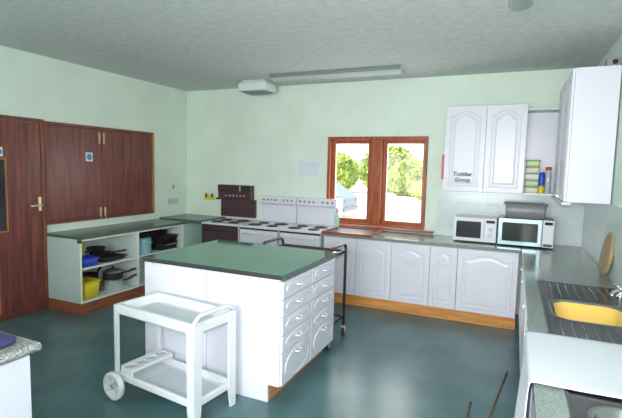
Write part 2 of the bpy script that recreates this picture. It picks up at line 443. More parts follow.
def saucepan(cx, cy, z, r, h, m, label, ang, lid=None):
    t = thing('saucepan', (cx, cy, z), label, 'saucepan', None, ang)
    mb = MB(); mb.lathe([(r * .92, 0), (r, .012), (r, h), (r + .006, h + .003), (r - .005, h), (r - .005, .010), (.01, .006)], (0, 0, 0), 32); mb.build('pot', m, t, world=False)
    mb = MB(); mb.tube([(r - .004, 0, h * .78), (r + .04, 0, h * .86), (r + .09, 0, h * 1.10), (r + .155, 0, h * 1.32)], [.008, .011, .015, .013], 10); mb.build('handle', blackp_m, t, world=False)
    if lid:
        mb = MB(); mb.lathe([(r + .006, h + .004), (r + .004, h + .010), (r * .7, h + .030), (r * .2, h + .040), (.008, h + .041)], (0, 0, 0), 32); lo = mb.build('lid', lid, t, world=False)
        mb = MB(); mb.lathe([(.008, h + .041), (.010, h + .052), (.020, h + .058), (.018, h + .068), (.005, h + .071)], (0, 0, 0), 16); mb.build('lid_knob', blackp_m, lo, world=False)
    return t
saucepan(.40, -1.90, SB, .125, .125, mat('bright_steel', (.80, .83, .84), .32, metal=.75), 'shiny steel saucepan at the bottom of the stack on the lowest shelf', .75)
saucepan(.40, -1.90, SB + .130, .118, .085, black_m, 'dark lidded saucepan standing on the shiny steel pan', .75, steel_m)
saucepan(.165, -2.06, SB, .11, .19, black_m, 'tall black pan behind the steel saucepan on the lowest shelf', 1.8)
tray('roasting_tin', .22, -2.33, SB + .208, .26, .20, .03, black_m, 'black oven tray lying across the yellow tub on the bottom shelf', 0)
# second bay
t = thing('stock_pot', (.41, -1.43, SU), 'blue enamel pot in the second open unit behind the island', 'pot')
mb = MB(); mb.lathe([(.125, 0), (.13, .01), (.13, .20), (.134, .204), (.125, .20), (.125, .01), (.01, .005)], (0, 0, 0), 32); mb.build('pot', bluesteel_m, t, world=False)
for sgn in (-1, 1):
    mb = MB(); mb.tube([(sgn * .128, -.04, .15), (sgn * .165, -.035, .155), (sgn * .165, .035, .155), (sgn * .128, .04, .15)], .007, 8)
    mb.build('handle', bluesteel_m, t, world=False)
t = thing('grill_pan', (.38, -1.02, SU), 'large dark grill pan with a bright bar beside the blue pot', 'grill pan')
mb = MB(); mb.loops([rrect(0, 0, .30, .30, .02, 0), rrect(0, 0, .33, .33, .03, .10), rrect(0, 0, .35, .35, .03, .10), rrect(0, 0, .32, .32, .03, .098), rrect(0, 0, .28, .28, .02, .01)]); mb.build('pan', black_m, t, world=False)
mb = MB(); mb.tube([(.186, -.10, .075), (.186, .08, .075)], .006, 8); mb.build('chrome_bar', chrome_m, t, world=False)
tray('roasting_tin', .34, -1.03, SU + .103, .42, .36, .085, black_m, 'deep black roasting tin on top of the grill pan in second unit', .08, 0, 'roasting tin')
tray('roasting_tin', .30, -1.24, SU + .212, .34, .54, .05, black_m, 'wide black tin resting across the blue pot just under the worktop', 0, 0, 'roasting tin')

# ------------------------------------------------------------------ cookers
def hob_plate(cx, cy, z, r, t):
    mb = MB(); mb.lathe([(r + .012, z), (r + .012, z + .004), (r, z + .006), (r, z + .012), (r * .25, z + .012), (r * .2, z + .009)], (cx, cy, 0), 28)
    return mb.build('hotplate', black_m, t)
def cooker(name, x0, x1, label, door_m, yb=-.03, yf=-.655):
    t = thing(name, ((x0 + x1) / 2, (yb + yf) / 2, 0), label, 'cooker', 'cookers along the back wall')
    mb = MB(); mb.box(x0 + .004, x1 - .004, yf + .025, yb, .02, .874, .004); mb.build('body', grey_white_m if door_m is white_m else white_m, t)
    mb = MB(); mb.box(x0, x1, yf, yb, .876, .905, .008); mb.build('hob_top', white_m, t)
    mb = MB(); mb.box(x0 + .014, x1 - .014, yf + .006, yf + .024, .855, .874); mb.build('gap_shade_strip', blackp_m, t)  # black strip stands in for the shade in the gap under the hob
    mb = MB(); mb.box(x0 + .012, x1 - .012, yf - .004, yf + .024, .30, .852, .006); od = mb.build('oven_door', door_m, t)
    mb = MB(); mb.tube([(x0 + .07, yf - .002, .80), (x0 + .07, yf - .035, .80), (x1 - .07, yf - .035, .80), (x1 - .07, yf - .002, .80)], .008, 8)
    mb.build('handle', blackp_m if door_m is not white_m else white_m, od)
    mb = MB(); mb.box(x0 + .012, x1 - .012, yf + .002, yf + .024, .09, .29, .005); mb.build('lower_drawer', door_m, t)
    mb = MB(); mb.box(x0 + .02, x1 - .02, yf + .05, yb - .02, .0, .085); mb.build('plinth', blackp_m, t)
    w = x1 - x0
    for i, (fx, fy, r) in enumerate(((.27, .28, .085), (.73, .27, .070), (.27, .72, .068), (.73, .72, .088))):
        hob_plate(x0 + w * fx, yf + (yb - .07 - yf) * fy, .904, r, t)
    return t
t = cooker('electric_cooker', .80, 1.44, 'electric cooker with a dark brown oven door and brown high control panel', brown_m)
mb = MB(); mb.box(.715, 1.352, -.055, -.012, .935, 1.215, .006); mb.build('glass_lid', brown_m, t)
mb = MB(); mb.box(.700, 1.305, -.11, -.012, 1.218, 1.435, .008); co = mb.build('control_panel', brown_m, t)
mb = MB(); mb.box(.70, 1.305, -.118, -.108, 1.325, 1.432, .004); mb.build('upper_fascia', mat('dark_fascia', (.040, .030, .032), .3), co)
mb = MB(); mb.box(1.10, 1.125, -.121, -.117, 1.345, 1.42); mb.build('red_lamp', mat('pale_red_lamp', (.75, .35, .30), .4), co)
for k in range(6):
    mb = MB(); mb.lathe([(.018, -.110), (.018, -.118), (.013, -.132), (.004, -.134)], (.86 + .065 * k, 0, 1.27), 14, axis='y'); mb.build('knob', steel_m, co)
mb = MB(); mb.box(.665, .700, -.12, -.03, 1.20, 1.225, .004); mb.build('side_bracket', blackp_m, co)
def white_cooker(x0, x1, s0, s1, label):
    t = cooker('electric_cooker', x0, x1, label, white_m)
    mb = MB(); mb.box(s0, s1, -.035, -.012, .908, 1.165, .004); mb.build('splashback', white_m, t)
    mb = MB(); mb.box(s0 - .002, s1 + .002, -.075, -.012, 1.168, 1.295, .010); co = mb.build('control_panel', white_m, t)
    mb = MB(); mb.box(s0 + .02, s1 - .02, -.078, -.074, 1.178, 1.186); mb.build('trim_strip', steel_m, co)
    n = 8
    for k in range(n):
        if k == 4: continue
        mb = MB(); mb.lathe([(.017, -.074), (.017, -.080), (.011, -.096), (.003, -.098)], (s0 + .06 + (s1 - s0 - .12) * k / (n - 1), 0, 1.238), 14, axis='y'); mb.build('knob', greyp_m, co)
    return t
t2 = white_cooker(1.46, 2.075, 1.455, 2.045, 'white electric cooker standing between the brown cooker and the other white one')
t3 = white_cooker(2.09, 2.705, 2.06, 2.685, 'white electric cooker nearest the window, beside the white cupboards')
t2['group'] = t3['group'] = t['group'] = 'cookers along the back wall'

# ------------------------------------------------------------------ back run: base cabinets and worktop
xs = [2.745, 3.188, 3.641, 4.097, 4.405, 5.040]
labs = ['white base cupboard next to the cookers, partly behind the serving trolley',
        'white base cupboard under the window, second from the cookers, no door label',
        'white base cupboard with a two-line label under the window\'s right edge',
        'narrow white base cupboard, the slimmest door of the back row',
        'widest white base cupboard at right end of back row below the microwaves']
YF = -.650
for k in range(5):
    x0, x1 = xs[k] + .001, xs[k + 1] - .001
    t = thing('base_cabinet', ((x0 + x1) / 2, -.32, 0), labs[k], 'cabinet', 'base cupboards along the back wall')
    mb = MB(); mb.box(x0, x1, -.628, -.012, .132, .862); mb.build('carcass', carcass_m, t)
    mb = MB(); mb.box(x0 + .03, x1 - .03, -.56, -.02, 0, .131); mb.build('foot_frame', blackp_m, t)
    mb = MB(); mb.M = frame_mat((x0, -.630, .136), *FRONT); panel_door(mb, x1 - x0, .724, .020, .05 if k != 3 else .035, .05); dr = mb.build('door', white_m, t)
    if k >= 2:
        mb = MB(); mb.M = frame_mat(((x0 + x1) / 2, YF - .0075, .655), *FRONT)
        w = (.085, .05, .08)[k - 2]
        rows = (0, -.022, -.044) if k == 2 else (0, -.022)
        for q, r in enumerate(rows):
            for a in range(5):
                u = -w + 2 * w * a / 5
                mb.box(u, u + 2 * w / 5 * (.6 + .3 * ((a * 7 + q * 3) % 3) / 2), r, r + .0055, 0, .0008)
        mb.build('label', faint_m, dr)
mb = MB(); mb.box(2.75, 5.045, -.625, -.600, .001, .130, .002)
tag(mb.build('plinth_board', pine_m), 'long orange pine plinth under the row of white base cupboards', 'plinth')
mb = MB(); mb.box(2.745, 5.058, -.670, -.003, .866, .901, .006)
tag(mb.build('back_worktop', wt_grey_m), 'grey worktop under the window running to the two microwaves', 'worktop')

# ------------------------------------------------------------------ right run
yb_ = [-.70, -1.25, -1.78, -2.58, -3.20, -3.80, -4.40, -5.00, -5.60]
rl = ['white right-hand base cupboard nearest the back corner, before the knobbed doors', 'white right-hand base cupboard with the farther white knob, beyond the sink',
      'white right-hand base cupboard with a white knob beside the sink', 'white right-hand base cupboard below the yellow bowl, just behind the white cloth',
      'white right-hand base cupboard hidden behind the hanging white cloth', 'white right-hand base cupboard just nearer than the white cloth', 'white right-hand base cupboard below the nearest sink', 'white right-hand base cupboard closest to the camera']
for k in range(8):
    ya, yz = yb_[k] - .001, yb_[k + 1] + .001
    w = ya - yz
    t = thing('base_cabinet', (5.38, (ya + yz) / 2, 0), rl[k], 'cabinet', 'base cupboards along the right wall')
    mb = MB()
    if 2 <= k <= 3 or 5 <= k <= 6:      # sink units have no top panel
        mb.box(5.095, XR - .013, ya - .016, ya, .132, .866); mb.box(5.095, XR - .013, yz, yz + .016, .132, .866); mb.box(5.095, XR - .013, yz + .016, ya - .016, .132, .150); mb.box(5.095, 5.111, yz + .016, ya - .016, .15, .70)
    else: mb.box(5.095, XR - .013, yz, ya, .132, .866)
    mb.build('carcass', carcass_m, t)
    mb = MB(); mb.box(5.15, XR - .03, yz + .02, ya - .02, 0, .131); mb.build('foot_frame', blackp_m, t)
    mb = MB(); mb.M = frame_mat((5.094, ya, .136), *LEFTF); panel_door(mb, w, .724, .018, .05); dr = mb.build('door', white_m, t)
    mb = MB(); mb.M = frame_mat((5.094, ya, .136), *LEFTF); knob(mb, w - .08, .655, .018, .016); mb.build('knob', plastic_m, dr)
t = thing('right_worktop', (5.38, -3.1, .866), 'grey speckled worktop along the right wall around the steel sinks', 'worktop')
mb = MB()
SK = (5.20, 5.61, -3.07, -2.62)      # first bowl hole x0,x1,y0,y1
SK2 = (5.235, 5.60, -4.62, -4.10)
mb.box(5.061, SK[0], -5.6, -.003, .868, .900, .004)
mb.box(SK[1], XR - .013, -5.6, -.012, .868, .900)
mb.box(SK[0], SK[1], SK[3], -.012, .868, .900)
mb.box(SK[0], SK[1], SK2[3], SK[2], .868, .900)
mb.box(SK[0], SK[1], -5.6, SK2[2], .868, .900)
mb.box(SK[0], SK2[0], SK2[2], SK2[3], .868, .900)
mb.box(SK2[1], SK[1], SK2[2], SK2[3], .868, .900)
mb.build('slab', wt_grey_m, t)
def sink(x0, x1, y0, y1, hole, label, ridges):
    t = thing('sink', ((x0 + x1) / 2, (y0 + y1) / 2, .9005), label, 'sink')
    hx, hy = (hole[0] + hole[1]) / 2, (hole[2] + hole[3]) / 2; hw, hh = hole[1] - hole[0] - .01, hole[3] - hole[2] - .01
    cx, cy = (x0 + x1) / 2, (y0 + y1) / 2
    mb = MB()
    o = rrect(hx, hy, hw + .05, hh + .05, .12, .905)
    def outer(z, g=0): return rrect(cx, cy, x1 - x0 + g, y1 - y0 + g, .015, z)
    mb.loops([outer(.9005), outer(.907, -.004), outer(.9072, -.02), outer(.904, -.04), rrect(hx, hy, hw + .03, hh + .03, .11, .904)], False, False, smooth=False)
    for (a, b, c, n) in ridges:        # a<y<b, n ridges
        for k in range(n):
            x = x0 + .05 + (x1 - x0 - .10) * (k + .5) / n
            mb.tube([(x, a, .9035), (x, a + .02, .906), (x, b - .02, .906), (x, b, .9035)], .006, 6)
    mb.build('drainer', sinksteel_m, t)
    mb = MB()
    mb.loops([rrect(hx, hy, hw + .034, hh + .034, .112, .9045), rrect(hx, hy, hw + .016, hh + .016, .106, .9075), rrect(hx, hy, hw - .006, hh - .006, .10, .902),
              rrect(hx, hy, hw - .012, hh - .012, .10, .76), rrect(hx, hy, hw - .06, hh - .06, .08, .742)], False, True)
    mb.build('bowl', mat('bowl_steel', (.30, .32, .33), .25, metal=1.), t)
    return t
s1 = sink(5.152, 5.672, -3.58, -2.10, SK, 'steel sink with a ribbed drainer holding a yellow washing-up bowl', [(-2.55, -2.16, 0, 8), (-3.54, -3.13, 0, 8)])
mb = MB()
mb.lathe([(.024, .903), (.022, .915), (.016, .92), (.014, .955), (.017, .96), (.017, .975), (.006, .98)], (5.645, -2.36, 0), 18)
mb.tube([(5.645, -2.36, .940), (5.620, -2.40, .962), (5.590, -2.46, .965), (5.570, -2.51, .955), (5.567, -2.52, .940)], .009, 10)
mb.tube([(5.645, -2.36, .972), (5.605, -2.33, .985)], .006, 8)
tp = mb.build('tap', chrome_m, s1)
t = thing('washing_up_bowl', ((SK[0] + SK[1]) / 2, (SK[2] + SK[3]) / 2, .744), 'warm yellow washing-up bowl sitting inside the steel sink', 'bowl')
mb = MB(); hw, hh = SK[1] - SK[0] - .03, SK[3] - SK[2] - .03
mb.loops([rrect(0, 0, hw - .09, hh - .09, .07, .0), rrect(0, 0, hw - .022, hh - .022, .09, .148), rrect(0, 0, hw - .006, hh - .006, .095, .150), rrect(0, 0, hw - .006, hh - .006, .095, .154),
          rrect(0, 0, hw - .03, hh - .03, .09, .154), rrect(0, 0, hw - .07, hh - .07, .07, .05), rrect(0, 0, hw - .10, hh - .10, .06, .045)])
mb.build('basin', bowl_yellow_m, t, world=False)
sink(5.168, 5.66, -5.35, -3.93, SK2, 'steel sink nearest the camera, partly under the white cloth', [(-5.30, -4.72, 0, 7)])

# white cloth over the worktop
mb = MB(); nu, nv = 46, 30
prof = []
for k in range(nu):
    s = k / (nu - 1)
    if s < .50: prof.append((5.683 - (5.683 - 5.062) * s / .50, .9135))
    elif s < .56:
        a = (s - .50) / .06 * PI / 2; prof.append((5.062 - .014 * math.sin(a), .8995 + .014 * math.cos(a)))
    else:
        q = (s - .56) / .44; prof.append((5.046 - .020 * q, .8995 - .60 * q))
rows = []
for j in range(nv):
    y = -3.405 - (4.035 - 3.405) * j / (nv - 1); row = []
    for k, (x, z) in enumerate(prof):
        q = max(0, (k / (nu - 1) - .54) / .46)
        nz = noise.noise(Vector((x * 5, y * 6, z * 2)))
        top = 1 - min(1, q * 4)
        row.append((x - q * (.014 * (1 + math.sin(y * 30 + 1.2)) + .01 * nz), y + .012 * q * math.sin(z * 7) + .004 * nz, z + top * .002 * nz))
    rows.append(row)
def solid_sheet(mb, rows, off):
    nv, nu = len(rows), len(rows[0])
    A = [[mb.v(p) for p in r] for r in rows]
    B = [[mb.v((p[0] + off[k][0], p[1], p[2] + off[k][1])) for k, p in enumerate(r)] for r in rows]
    def q(a, b, c, d): f = mb.bm.faces.new((a, b, c, d)); f.smooth = True
    for j in range(nv - 1):
        for k in range(nu - 1):
            q(A[j][k], A[j][k + 1], A[j + 1][k + 1], A[j + 1][k]); q(B[j][k], B[j + 1][k], B[j + 1][k + 1], B[j][k + 1])
    for j in range(nv - 1):
        q(A[j][0], A[j + 1][0], B[j + 1][0], B[j][0]); q(A[j][-1], B[j][-1], B[j + 1][-1], A[j + 1][-1])
    for k in range(nu - 1):
        q(A[0][k], B[0][k], B[0][k + 1], A[0][k + 1]); q(A[-1][k], A[-1][k + 1], B[-1][k + 1], B[-1][k])
off = [(0, .003) if k / (nu - 1) < .5 else (-.003, .001) for k in range(nu)]
solid_sheet(mb, rows, off)
tag(mb.build('white_cloth', cloth_m), 'white cloth spread across the right worktop and hanging over its front', 'cloth')

# round chopping board leaning on the right wall
mb = MB()
tilt = math.atan2(.05, .36)
mb.M = Matrix.Translation((5.648, -1.62, .9045)) @ Matrix.Rotation(tilt, 4, 'Y') @ Matrix.Translation((0, 0, .182))
mb.lathe([(.165, -.016), (.180, -.011), (.182, 0), (.180, .011), (.165, .016)], (0, 0, 0), 44, axis='x')
tag(mb.build('chopping_board', board_m), 'round wooden board standing on edge against the right wall tiles', 'chopping board')

# ------------------------------------------------------------------ microwaves and box
def microwave(x0, x1, yf, z0, z1, label, body, door, panel, steel):
    t = thing('microwave', ((x0 + x1) / 2, yf + .18, z0), label, 'microwave')
    mb = MB(); mb.box(x0, x1, yf + .016, yf + .36, z0 + .012, z1, .006); mb.build('casing', body, t)
    mb = MB()
    for fx in (x0 + .05, x1 - .05):
        for fy in (yf + .06, yf + .32): mb.lathe([(.014, z0), (.014, z0 + .014)], (fx, fy, 0), 12)
    mb.build('feet', rubber_m, t)
    xd = x0 + (x1 - x0) * (.72 if not steel else .80)
    mb = MB(); mb.box(x0 + .002, xd - .002, yf, yf + .015, z0 + .014, z1 - .002, .005); dr = mb.build('door', door, t)
    mb = MB(); mb.loops([[(x, yf - d, z) for x, d_, z in [(p[0], 0, p[1]) for p in [(a[0], a[1]) for a in rrect((x0 + xd) / 2, (z0 + z1) / 2 + .005, (xd - x0) * (.80 - q), (z1 - z0) * (.66 - q), .015, 0)]]] for d, q in ((-.001, 0), (.002, 0), (.003, .02))])
    mb.build('door_window', darkglass_m, dr)
    mb = MB(); mb.box(xd + .001, x1 - .002, yf, yf + .015, z0 + .014, z1 - .002, .004); pn = mb.build('control_panel', panel, t)
    pw = x1 - xd
    mb = MB(); mb.box(xd + pw * .15, x1 - pw * .15, yf - .002, yf + .001, z1 - .055, z1 - .022); mb.build('display', darkglass_m, pn)
    if steel:
        mb = MB(); mb.box(xd + pw * .12, x1 - pw * .12, yf - .003, yf + .001, z0 + .024, z0 + .054, .002); mb.build('door_button', blackp_m, pn)
        mb = MB(); mb.box(xd - .030, xd - .014, yf - .022, yf - .002, z0 + .05, z1 - .05, .004); mb.build('handle', steel_m, dr)
    else:
        for zk in (.09, .16):
            mb = MB(); mb.lathe([(.024, yf + .001), (.022, yf - .014), (.004, yf - .016)], ((xd + x1) / 2, 0, z0 + zk), 18, axis='y'); mb.build('dial', plastic_m, pn)
    return t
microwave(4.312, 4.790, -.405, .9015, 1.195, 'white microwave with two dials under the wall cupboards, left of the steel one', white_m, white_m, white_m, False)
microwave(4.803, 5.372, -.435, .9015, 1.220, 'steel microwave with a white control panel and a grey box on top', blackp_m, mat('microwave_steel', (.24, .33, .36), .30, metal=.9), plastic_m, True)
t = thing('storage_box', (5.075, -.30, 1.2215), 'grey plastic box with flared rim lying on the steel microwave', 'box')
mb = MB(); w, dd, h = .40, .20, .165
mb.loops([rrect(0, 0, w, dd, .02, 0), rrect(0, 0, w + .012, dd + .012, .025, h), rrect(0, 0, w + .004, dd + .004, .022, h), rrect(0, 0, w - .01, dd - .01, .018, .006)])
mb.build('body', greyp_m, t, world=False)
mb = MB(); mb.loops([rrect(0, 0, w + .013, dd + .013, .025, h - .014), rrect(0, 0, w + .045, dd + .045, .03, h - .014), rrect(0, 0, w + .045, dd + .045, .03, h + .002), rrect(0, 0, w + .006, dd + .006, .022, h + .002)], False, False)
mb.build('rim', mat('mid_grey_plastic', (.17, .18, .19), .4), t, world=False)

# ------------------------------------------------------------------ wall cabinets
t = thing('wall_cabinet', (4.59, -.16, 1.49), 'double white wall cupboard with arched panel doors above the white microwave', 'wall cabinet')
x0, xm, x1 = 4.155, 4.610, 5.038
mb = MB(); mb.box(x0, x1, -.300, -.012, 1.49, 2.50, .002); mb.build('carcass', carcass_m, t)
for (a, b, ku) in ((x0, xm, .435), (xm, x1, .022)):
    mb = MB(); mb.M = frame_mat((a, -.302, 1.492), *FRONT); panel_door(mb, b - a, 1.006, .020, .060, .055); dr = mb.build('door', white_m, t)
    mb = MB(); mb.box(a + ku - .016, a + ku + .016, -.336, -.321, 1.500, 1.532, .003); mb.build('knob', steel_m, dr)
    if a == x0:
        for body, v in (('Toddler', .185), ('Group', .118)):
            lo = text_mesh('lettering', body, .066, frame_mat((a + .222 - t.location.x, -.3292 - t.location.y, 1.492 + v - t.location.z), *FRONT), ink_m, dr)
        mb = MB(); mb.M = frame_mat((a, -.3283, 1.492), *FRONT)
        for q in range(9): mb.box(.10 + .028 * q, .10 + .028 * q + .018, .088, .092, 0, .0008)
        mb.build('dotted_line', faint_m, dr)
t = thing('corner_shelf_unit', (5.19, -.16, 1.49), 'open white corner shelf unit between the two wall cupboards', 'shelf unit')
cxa, cxb = 5.041, XR - .014
mb = MB(); mb.box(cxa, cxb, -.022, -.012, 1.49, 2.45); mb.build('back_panel', white_m, t)
mb = MB(); mb.box(cxa, 5.36, -.300, -.023, 1.486, 1.504); mb.box(5.36, cxb, -.285, -.023, 1.486, 1.504); mb.build('base_panel', white_m, t)
mb = MB(); mb.box(cxa, 5.36, -.300, -.023, 2.430, 2.448); mb.box(5.36, cxb, -.285, -.023, 2.43, 2.448); mb.build('top_panel', carcass_m, t)
t = thing('wall_cabinet', (5.5, -.9, 1.487), 'tall white wall cupboard on right wall with its plain end towards us', 'wall cabinet')
mb = MB(); mb.box(5.362, XR - .013, -1.500, -.305, 1.487, 2.625, .002); mb.build('carcass', white_m, t)
for k in range(2):
    ya = -.305 - .5975 * k
    mb = MB(); mb.M = frame_mat((5.361, ya, 1.489), *LEFTF); panel_door(mb, .596, 1.134, .020, .06, .055); dr = mb.build('door', white_m, t)
    mb = MB(); mb.box(5.325, 5.341, ya - (.565 if k == 0 else .03), ya - (.535 if k == 0 else .06), 1.50, 1.53, .003); mb.build('knob', steel_m, dr)
mb = MB(); mb.box(5.33, 5.40, -1.495, -.30, 1.462, 1.485, .003)
tag(mb.build('cornice_strip', carcass_m), 'pale strip along the underside of the tall right wall cupboard', 'trim strip')
# small grey box with a dark spot high on the right wall
t = thing('sensor_box', (5.62, -1.1, 2.627), 'small grey box with a dark round spot above the tall wall cupboard', 'sensor')
mb = MB(); mb.box(5.585, 5.68, -1.46, -1.36, 2.627, 2.70, .008); mb.build('housing', greyp_m, t)
mb = MB(); mb.lathe([(.022, -1.459), (.020, -1.468), (.005, -1.471)], (5.645, 0, 2.664), 18, axis='y'); mb.build('lens', blackp_m, t)

# corner shelf contents : pile of green-lidded tubs, blue can, jar
for k in range(5):
    t = thing('food_tub', (5.125, -.18, 1.5045 + .075 * k), ['pale tub with green lid lowest in the pile on the corner shelf', 'pale tub with green lid second from bottom on the corner shelf', 'pale tub with green lid in the middle of the corner shelf pile', 'pale tub with green lid second from top on the corner shelf', 'pale tub with green lid topmost in the corner shelf pile'][k], 'tub', 'green-lidded tubs on the corner shelf')
    mb = MB(); mb.loops([rrect(0, 0, .128, .15, .015, 0), rrect(0, 0, .14, .16, .018, .064)]); mb.build('body', [jar_m, wpaper_m, mat('pale_lime_tub', (.66, .74, .40), .5)][(k * 2) % 3], t, world=False)
    mb = MB(); mb.loops([rrect(0, 0, .148, .168, .02, .0645), rrect(0, 0, .148, .168, .02, .0735), rrect(0, 0, .13, .15, .02, .0745)]); mb.build('lid', green_m, t, world=False)
t = thing('spray_can', (5.225, -.215, 1.5045), 'blue can with a yellow base beside the green-lidded tubs', 'can')
mb = MB(); mb.lathe([(.032, .085), (.033, .09), (.033, .215), (.024, .235), (.012, .238)], (0, 0, 0), 24); mb.build('body', blue_m, t, world=False)
mb = MB(); mb.lathe([(.030, 0), (.033, .004), (.033, .085)], (0, 0, 0), 24); mb.build('base_band', yellow_m, t, world=False)
mb = MB(); mb.lathe([(.018, .236), (.018, .262), (.008, .266)], (0, 0, 0), 16); mb.build('cap', plastic_m, t, world=False)
t = thing('storage_jar', (5.290, -.15, 1.5045), 'clear jar with a red lid on the corner shelf, right of blue can', 'jar')
mb = MB(); mb.lathe([(.030, 0), (.034, .006), (.034, .24), (.026, .26), (.026, .265)], (0, 0, 0), 24); mb.build('body', mat('pale_jar_glass', (.55, .62, .62), .1), t, world=False)
mb = MB(); mb.lathe([(.030, .262), (.031, .295), (.026, .298)], (0, 0, 0), 24); mb.build('lid', red_m, t, world=False)
# red strip hanging by the cupboards
t = thing('fire_blanket_holder', (4.12, -.02, 1.60), 'narrow red holder on the wall at the left of double wall cupboard', 'holder')
mb = MB(); mb.box(4.095, 4.135, -.060, -.001, 1.625, 1.935, .006); mb.build('case', red_m, t)
mb = MB(); mb.box(4.100, 4.132, -.030, -.012, 1.52, 1.60, .003); mb.box(4.110, 4.116, -.022, -.016, 1.60, 1.626); mb.build('pull_tag', wpaper_m, t)
# sockets
def socket(name, x0, x1, z0, z1, label, m, extra=None):
    t = thing(name, ((x0 + x1) / 2, 0, z0), label, 'socket')
    mb = MB(); mb.box(x0, x1, -.022, -.011 if x0 > 4 else -.001, z0, z1, .003); mb.build('plate', m, t)
    mb = MB()
    for f in (.3, .7):
        xc = x0 + (x1 - x0) * f
        mb.box(xc - .012, xc + .012, -.0245, -.0215, z0 + (z1 - z0) * .62, z0 + (z1 - z0) * .85, .001)
    mb.build('switch', m, t)
    return t
socket('plug_socket', 4.640, 4.790, 1.24, 1.335, 'pale double plug socket on the tiles above the white microwave', socket_m)
t = socket('plug_socket', .375, .575, 1.225, 1.310, 'double socket with two yellow-labelled switches left of brown cooker', socket_m)
for k, xc in enumerate((.418, .528)):
    mb = MB(); mb.box(xc - .048, xc + .048, -.030, -.0225, 1.175, 1.262, .003); mb.build('yellow_label', yellow_m, t)
    mb = MB(); mb.box(xc - .012, xc + .012, -.045, -.0305, 1.215, 1.285, .004); mb.build('black_switch', blackp_m, t)
# left wall switches
t = thing('cooker_switch', (0, -.34, 1.3), 'white switch plate with a red rocker high in the left corner', 'switch')
mb = MB(); mb.box(.001, .012, -.440, -.262, 1.300, 1.440, .003); mb.build('plate', socket_m, t)
mb = MB(); mb.box(.011, .018, -.362, -.338, 1.345, 1.415, .002); mb.build('red_rocker', red_m, t)
t = thing('plug_socket', (0, -.34, 1.12), 'grey-green double socket below the red switch in the left corner', 'socket')
mb = MB(); mb.box(.001, .014, -.455, -.240, 1.110, 1.190, .003); mb.build('plate', gsocket_m, t)
mb = MB()
for yy in (-.40, -.295): mb.box(.013, .017, yy - .012, yy + .012, 1.155, 1.178, .001)
mb.build('switch', gsocket_m, t)
mb = MB(); mb.box(2.055, 2.375, -.004, -.001, 1.617, 1.822)
tag(mb.build('paper_notice', paper_m), 'pale blue paper notice on back wall above the white cookers', 'notice')

# ceiling light fitting and emergency light
t = thing('fluorescent_light', (2.83, -.66, H - .09), 'long fluorescent fitting with ribbed diffuser, unlit, on the ceiling', 'ceiling light')
mb = MB(); mb.box(1.96, 3.70, -.755, -.575, H - .030, H - .001, .003); mb.build('base_tray', plastic_m, t)
mb = MB(); ls = []
for xk, s in ((1.962, .55), (1.985, .95), (2.0, 1), (3.66, 1), (3.675, .95), (3.698, .55)):
    ls.append([(xk, -.665 + .098 * math.cos(a), H - .031 - .052 * s * math.sin(a)) for a in [PI * k / 12 for k in range(13)]])
mb.loops(ls); mb.build('diffuser', diffuser_m, t)
mb = MB(); mb.box(1.97, 3.69, -.770, -.758, H - .045, H - .001, .002); mb.build('edge_strip', mat('dark_grey_strip', (.20, .24, .23), .5), t)
t = thing('fluorescent_light', (4.9, -2.4, H - .08), 'small ceiling fitting at the very top edge of the photo', 'ceiling light')
mb = MB(); mb.box(4.82, 5.0, -3.6, -2.42, H - .03, H - .001, .003); mb.build('base_tray', plastic_m, t)
mb = MB(); mb.loops([[(4.91 + .08 * math.cos(a), yk, H - .031 - .045 * s * math.sin(a)) for a in [PI * k / 12 for k in range(13)]] for yk, s in ((-2.422, .6), (-2.44, 1), (-3.58, 1), (-3.598, .6))]); mb.build('diffuser', diffuser_m, t)
t = thing('emergency_light', (1.57, -.45, H - .17), 'boxy white emergency light with grey underside hung from ceiling', 'emergency light')
mb = MB(); mb.loops([rrect(1.58, -.42, .42, .26, .02, H - .150), rrect(1.58, -.42, .45, .29, .02, H - .135), rrect(1.58, -.42, .45, .29, .02, H - .050), rrect(1.58, -.42, .36, .22, .02, H - .001)], smooth=False); mb.build('housing', plastic_m, t)
mb = MB(); mb.box(1.37, 1.79, -.56, -.28, H - .075, H - .06, .002); mb.build('blue_band', mat('slate_blue', (.22, .34, .38), .5), t)
mb = MB(); mb.loops([rrect(1.58, -.42, .24, .14, .02, H - .182), rrect(1.58, -.42, .41, .25, .02, H - .151)], smooth=False); mb.build('lens', mat('grey_lens', (.18, .26, .24), .4), t)

# tray and bottle by the window
t = thing('wooden_tray', (3.02, -.30, .9015), 'wood-edged tray with a dark base lying on worktop below window', 'tray')
mb = MB(); M0 = Matrix.Translation((3.070, -.435, .9015)); mb.M = M0
mb.box(-.325, .325, -.29, -.262, 0, .032, .003); mb.box(-.325, .325, .262, .29, 0, .032, .003); mb.box(-.325, -.297, -.262, .262, 0, .032, .003); mb.box(.297, .325, -.262, .262, 0, .032, .003)
mb.build('frame', wwoodh_m, t)
mb = MB(); mb.M = M0; mb.box(-.296, .296, -.261, .261, .001, .016); mb.build('base', mat('dark_tray_base', (.045, .030, .038), .6), t)
t = thing('detergent_bottle', (2.745, -.19, .9015), 'green washing-up liquid bottle with pink cap beside the window sill', 'bottle')
mb = MB(); mb.lathe([(.030, 0), (.034, .006), (.036, .15), (.030, .19), (.015, .215), (.015, .225)], (0, 0, 0), 22); mb.build('body', mat('pale_green_liquid', (.35, .70, .55), .2), t, world=False)
mb = MB(); mb.lathe([(.020, .223), (.020, .262), (.010, .275), (.006, .30)], (0, 0, 0), 18); mb.build('cap', pink_m, t, world=False)

